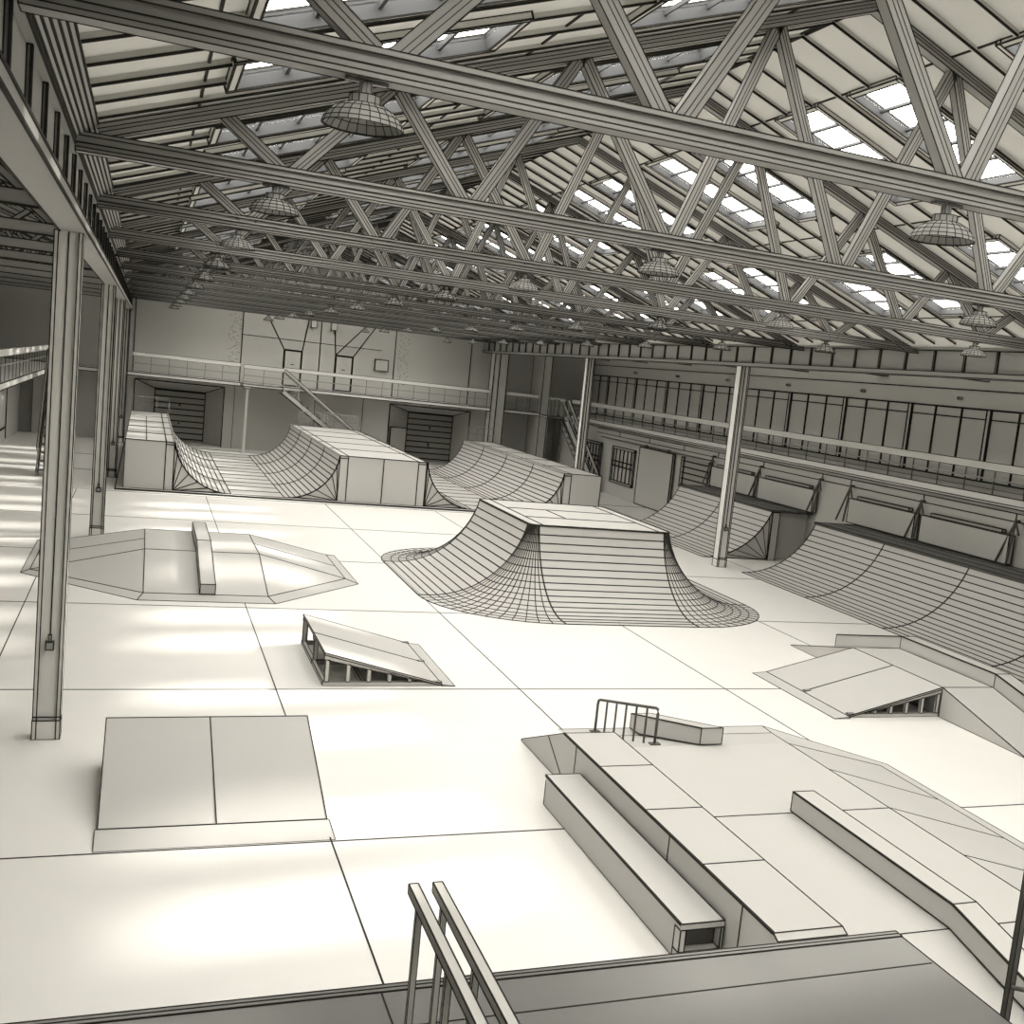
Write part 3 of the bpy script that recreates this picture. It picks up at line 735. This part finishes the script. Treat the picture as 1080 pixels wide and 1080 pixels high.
tag(b.build('curb', 'ramp', at=(11.95, 14, 0)), 'bent curb wall along the right edge of the framed bank ramp', 'curb')

# ------------------------------------------------------------------ foreground platform and its rails
pf = thing('viewing_platform', 'dark grey platform across the bottom foreground with a layered front edge', 'platform', (1, 2, 0)); o = (1, 2, 0)
PH = 1.37
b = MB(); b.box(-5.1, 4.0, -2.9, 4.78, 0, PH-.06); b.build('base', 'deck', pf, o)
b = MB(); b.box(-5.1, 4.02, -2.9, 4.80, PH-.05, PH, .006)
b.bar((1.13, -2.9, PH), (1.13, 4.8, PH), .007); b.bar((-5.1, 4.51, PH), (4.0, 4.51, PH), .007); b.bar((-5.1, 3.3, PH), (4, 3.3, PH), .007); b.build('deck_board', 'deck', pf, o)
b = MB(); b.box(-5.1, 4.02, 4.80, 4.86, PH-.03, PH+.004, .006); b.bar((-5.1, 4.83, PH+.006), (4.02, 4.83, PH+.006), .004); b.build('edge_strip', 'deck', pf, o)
for lab, xa_ in (('left of the two parallel square-bar handrails at the platform front', 1.13), ('right of the two parallel square-bar handrails at the platform front', 1.232)):
    t = thing('handrail', lab, 'handrail', (xa_, 3, PH), 'pair of handrails on the platform'); oo = (xa_, 3, PH)
    zt = 2.08
    b = MB(); b.box(xa_-.02, xa_+.02, -2.5, 4.40, zt-.04, zt, .005); b.build('top_bar', 'wall', t, oo)
    for i in range(14):
        y = 4.27-.5*i
        b = MB(); b.box(xa_-.014, xa_+.010, y-.012, y+.012, PH+.006, zt-.04, .003); b.build('post', 'wall', t, oo)
t = thing('guard_rail', 'thin dark guard rail at the right edge of the platform, cut by the frame', 'railing', (4.03, 3.99, PH)); oo = (4.03, 3.99, PH)
b = MB(); b.box(4.025, 4.055, 3.97, 4.0, PH-.02, 2.2, .004); b.build('post', 'dark', t, oo)
b = MB(); b.tube([(4.035, 3.97, 1.53), (4.5, 3.62, 1.53)], .012, 8); b.build('mid_rail', 'dark', t, oo)

# ------------------------------------------------------------------ galleries' railings
guard('gallery_railing', 'long pale railing along the edge of the right hand gallery', (17.12, 10, 2.80), (17.12, 46.9, 2.80), 38, .72, r=.03, rb=.017, gp=None, mids=(.5,), rh=.17)
guard('gallery_railing', 'railing along the gallery on the far wall, right of the stairs', (5.1, 48.0, 2.755), (13.7, 48.0, 2.755), 13, .77, r=.03, rb=.013, gp=None, mids=(.45,), rh=.15)
guard('gallery_railing', 'short railing on the far gallery right of the square pier', (14.42, 48.0, 2.755), (15.9, 48.0, 2.755), 3, .77, r=.03, rb=.013, gp=None, mids=(.45,), rh=.15)
guard('gallery_railing', 'railing along the gallery on the far wall, left of the square post', (-.45, 48.0, 2.75), (3.45, 48.0, 2.75), 6, .77, r=.03, rb=.013, gp=None, mids=(.45,), rh=.15)
guard('gallery_railing', 'short railing in front of the stair landing at the far wall', (3.52, 46.97, 2.75), (5.0, 46.97, 2.75), 2, .75, r=.03, rb=.013, gp=None, mids=(.45,), rh=.15)
guard('gallery_railing', 'railing along the left aisle gallery behind the nearest column', (-2.96, 14, 2.785), (-2.96, 47.9, 2.785), 40, .74, r=.03, rb=.013, gp=None, mids=(.5,), rh=.17)
b = MB(); b.box(3.5, 3.6, 46.9, 47.0, 2.3, 2.95, .03)
landing = thing('landing_post', 'thin post carrying the stair landing at the far wall', 'post', (3.69, 46.98, 0.035))
b = MB(); b.tube([(3.69, 46.98, .0), (3.69, 46.98, 2.6)], .05, 8); b.build('post', 'wall', landing, (3.69, 46.98, 0))
b = MB(); b.box(3.55, 3.83, 46.9, 47.06, 2.58, 2.66, .02); b.build('cap', 'wall', landing, (3.69, 46.98, 0))
def stair(name, label, x0, y0, x1, y1, z1, wdir, n, lw, wd_=1.0, mt='wall'):
    """straight flight from the landing edge (x0,y0,z1) down to (x1,y1,0); wdir = width vector"""
    t = thing(name, label, 'staircase', (x1, y1, 0)); oo = (x1, y1, 0); W = Vector(wdir)
    a = Vector((x0, y0, z1)); c = Vector((x1, y1, 0.05))
    for s in (0, 1):
        off_ = W*s; b = MB(); b.beam(a+off_-Vector((0, 0, .1)), c+off_, .05, .17, lw, up=(0, 0, 1)); b.build('stringer', mt, t, oo)
        b = MB(); b.beam(a+off_+Vector((0, 0, .74)), c+off_+Vector((0, 0, .7)), .06, .1, .022); b.build('handrail', mt, t, oo)
        for i in range(7):
            p = a.lerp(c, (i+.0)/6)+off_; b = MB(); b.beam(p, p+Vector((0, 0, .72)), .025, .025, 0); b.build('baluster', mt, t, oo)
    for i in range(n):
        p = a.lerp(c, (i+.5)/n); d = (c-a); d.z = 0; d.normalize(); b = MB()
        b.prism([tuple(p-d*.11), tuple(p+d*.11), tuple(p+d*.11+W), tuple(p-d*.11+W)], [tuple(p-d*.11+Vector((0, 0, .03))), tuple(p+d*.11+Vector((0, 0, .03))), tuple(p+d*.11+W+Vector((0, 0, .03))), tuple(p-d*.11+W+Vector((0, 0, .03)))], lw*.7)
        b.build('tread', mt, t, oo)
    return t
stair('staircase', 'straight metal staircase descending behind the middle half pipe platform to the floor', 5.03, 47.0, 8.6, 47.0, 2.70, (0, .9, 0), 14, .022)
b = MB(); b.box(14.4, 15.9, 43.4, 44.6, 2.7, 2.8, .03)
ld = thing('stair_landing', 'raised steel landing with railing at the far right corner', 'landing', (15.2, 44, 0)); o = (15.2, 44, 0)
b = MB(); b.box(14.9, 15.6, 43.6, 44.6, 2.72, 2.8, .03); b.build('platform', 'steel', ld, o)
for x in (14.95, 15.55): b = MB(); b.box(x-.03, x+.03, 43.65, 43.71, 0, 2.72, .02); b.build('post', 'steel', ld, o)
b = MB(); b.box(14.9, 15.6, 43.6, 43.65, 3.47, 3.55); b.box(14.9, 15.6, 43.6, 43.62, 3.1, 3.13); b.build('railing', 'wall', ld, o)
for i in range(5): x = 14.92+i*.16; b = MB(); b.box(x, x+.02, 43.6, 43.62, 2.8, 3.5); b.build('baluster', 'steel', ld, o)
stair('staircase', 'steep metal staircase at the far right corner behind the thin column', 15.75, 43.6, 16.9, 42.6, 2.75, (0, .8, 0), 12, .022)

# ------------------------------------------------------------------ fittings on the right wall below the gallery
def wallwin(n_, y0, y1, z0, z1, nx, nz):
    b = MB(); x = XW-.01; b.box(x-.05, x, y0, y0+.1, z0, z1, .03); b.box(x-.05, x, y1-.1, y1, z0, z1, .03); b.box(x-.05, x, y0, y1, z1-.08, z1, .03); b.box(x-.05, x, y0, y1, z0, z0+.08, .03)
    for i in range(1, nx): y = y0+(y1-y0)*i/nx; b.bar((x-.02, y, z0), (x-.02, y, z1), .035)
    for i in nz: b.bar((x-.02, y0, z0+(z1-z0)*i), (x-.02, y1, z0+(z1-z0)*i), .05)
    return struct(b.build('window_%d' % n_, 'wall'))
wallwin(301, 39.7, 42.0, .53, 1.94, 6, (.47, .6))
wallwin(302, 43.2, 45.2, .53, 1.94, 6, (.47, .6))
b = MB(); x = XW-.012
for z in (1.2, 1.4, 1.6, 1.8, 2.0): b.bar((x-.03, 33.4, z), (x-.03, 35.5, z), .045)
b.box(x-.04, x, 33.3, 33.5, 1.1, 2.12, .04); b.box(x-.04, x, 35.4, 35.6, 1.1, 2.12, .04); b.box(x-.02, x, 33.3, 35.6, 1.0, 2.12)
struct(b.build('window_303', 'shutter'))
sd = thing('sliding_door', 'tall plain sliding door panel hung on a wall track at the far right', 'door', (17.2, 37.6, 0)); o = (17.2, 37.6, 0)
b = MB(); b.box(17.12, 17.2, 36.15, 39.1, .02, 2.15, .035); b.build('panel', 'wall', sd, o)
for y in (36.6, 38.6): b = MB(); b.box(17.11, 17.2, y-.05, y+.05, 2.12, 2.26); b.build('roller', 'dark', sd, o)
b = MB(); b.tube([(17.07, 32.9, 2.22), (17.07, 43.0, 2.22)], .025, 6)
tr_ = tag(b.build('door_track', 'dark', at=(17.16, 38, 2.22)), 'long dark track on the wall carrying the sliding door', 'track')
BRK = (18.85, 22.1, 25.1, 26.6, 29.95, 33.1)
pos = ('nearest', 'second', 'third', 'fourth', 'fifth', 'farthest')
for i, y in enumerate(BRK):
    t = thing('wall_bracket', 'dark A-shaped bracket on the right wall above the quarter pipes, %s from the camera' % pos[i], 'bracket', (17.2, y, 1.4), 'A-shaped brackets on the right wall'); oo = (17.2, y, 1.4)
    for e in (-.02, .32):
        b = MB(); b.bar((17.12, y, 2.36), (17.0, y+e, 1.42), .035, 0, cap=True); b.build('leg', 'dark', t, oo)
    b = MB(); b.bar((17.12, y, 2.36), (17.0, y-.28, 2.1), .035, 0, cap=True); b.build('strut', 'dark', t, oo)
    b = MB(); b.box(17.1, 17.22, y-.03, y+.03, 2.33, 2.4); b.build('wall_mount', 'dark', t, oo)
BR = ((18.9, 21.95), (22.2, 25.0), (26.75, 29.85), (30.1, 33.0))
pos = ('nearest', 'second', 'third', 'farthest')
for i, (y0, y1) in enumerate(BR):
    t = thing('wall_panel', 'plain pale panel box fixed between brackets on the right wall, %s from the camera' % pos[i], 'panel', (17.1, (y0+y1)/2, 1.45), 'panel boxes on the right wall'); oo = (17.1, y0, 1.45)
    t['org'] = oo; t.location = Vector(oo)*K
    b = MB(); b.box(17.06, 17.2, y0, y1, 1.43, 2.05, .02); b.build('panel', 'wall', t, oo)
    b = MB(); b.box(17.1, 17.2, y0+.3, y1-.3, 2.07, 2.14, .02); b.build('top_bar', 'shutter', t, oo)
# speakers and box on far wall
for i, (x0, x1, z0, z1, lab) in enumerate(((6.2, 6.43, 5.27, 5.57, 'left of two small speakers high on the far wall'), (7.02, 7.25, 5.26, 5.56, 'right of two small speakers high on the far wall'))):
    b = MB(); b.box(x0, x1, YF-.25, YF-.02, z0, z1, .02); tag(b.build('wall_speaker', 'wall', at=((x0+x1)/2, YF-.1, z0)), lab, 'speaker', 'speakers on the far wall')
b = MB(); b.box(8.95, 9.5, YF-.14, YF-.04, 3.8, 4.27, .03); tag(b.build('electrical_cabinet', 'wall', at=(9.2, YF, 3.8)), 'square electrical cabinet on the upper far wall', 'cabinet')
# round spot fixtures on the band over the right windows
for i, y in enumerate((23.5, 27.8, 32.0, 36.2, 40.4, 44.6)):
    t = tag(bpy.data.objects.new('wall_spotlight', None), '%s small round spotlight from the camera on the band above the right windows' % ORD[i], 'lamp', 'spotlights above the right windows')
    C.objects.link(t); t.location = Vector((18.9, y, 4.93))*K; t['org'] = (18.9, y, 4.93)
    b = MB(); b.tube([(18.99, y, 4.93), (18.86, y, 4.93)], .05, 10); b.build('housing', 'shade', t, (18.9, y, 4.93))
    b = MB(); b.tube([(18.86, y, 4.93), (18.85, y, 4.93)], .035, 10); b.build('lens', 'dark', t, (18.9, y, 4.93))
# left aisle stair, steep, behind the nearest column
stair('staircase', 'steep steel staircase in the left aisle behind the nearest column', -2.6, 37.7, -2.6, 35.3, 2.7, (.6, 0, 0), 12, .02, mt='shutter')
for o in bpy.data.objects:
    if 'org' in o: del o['org']
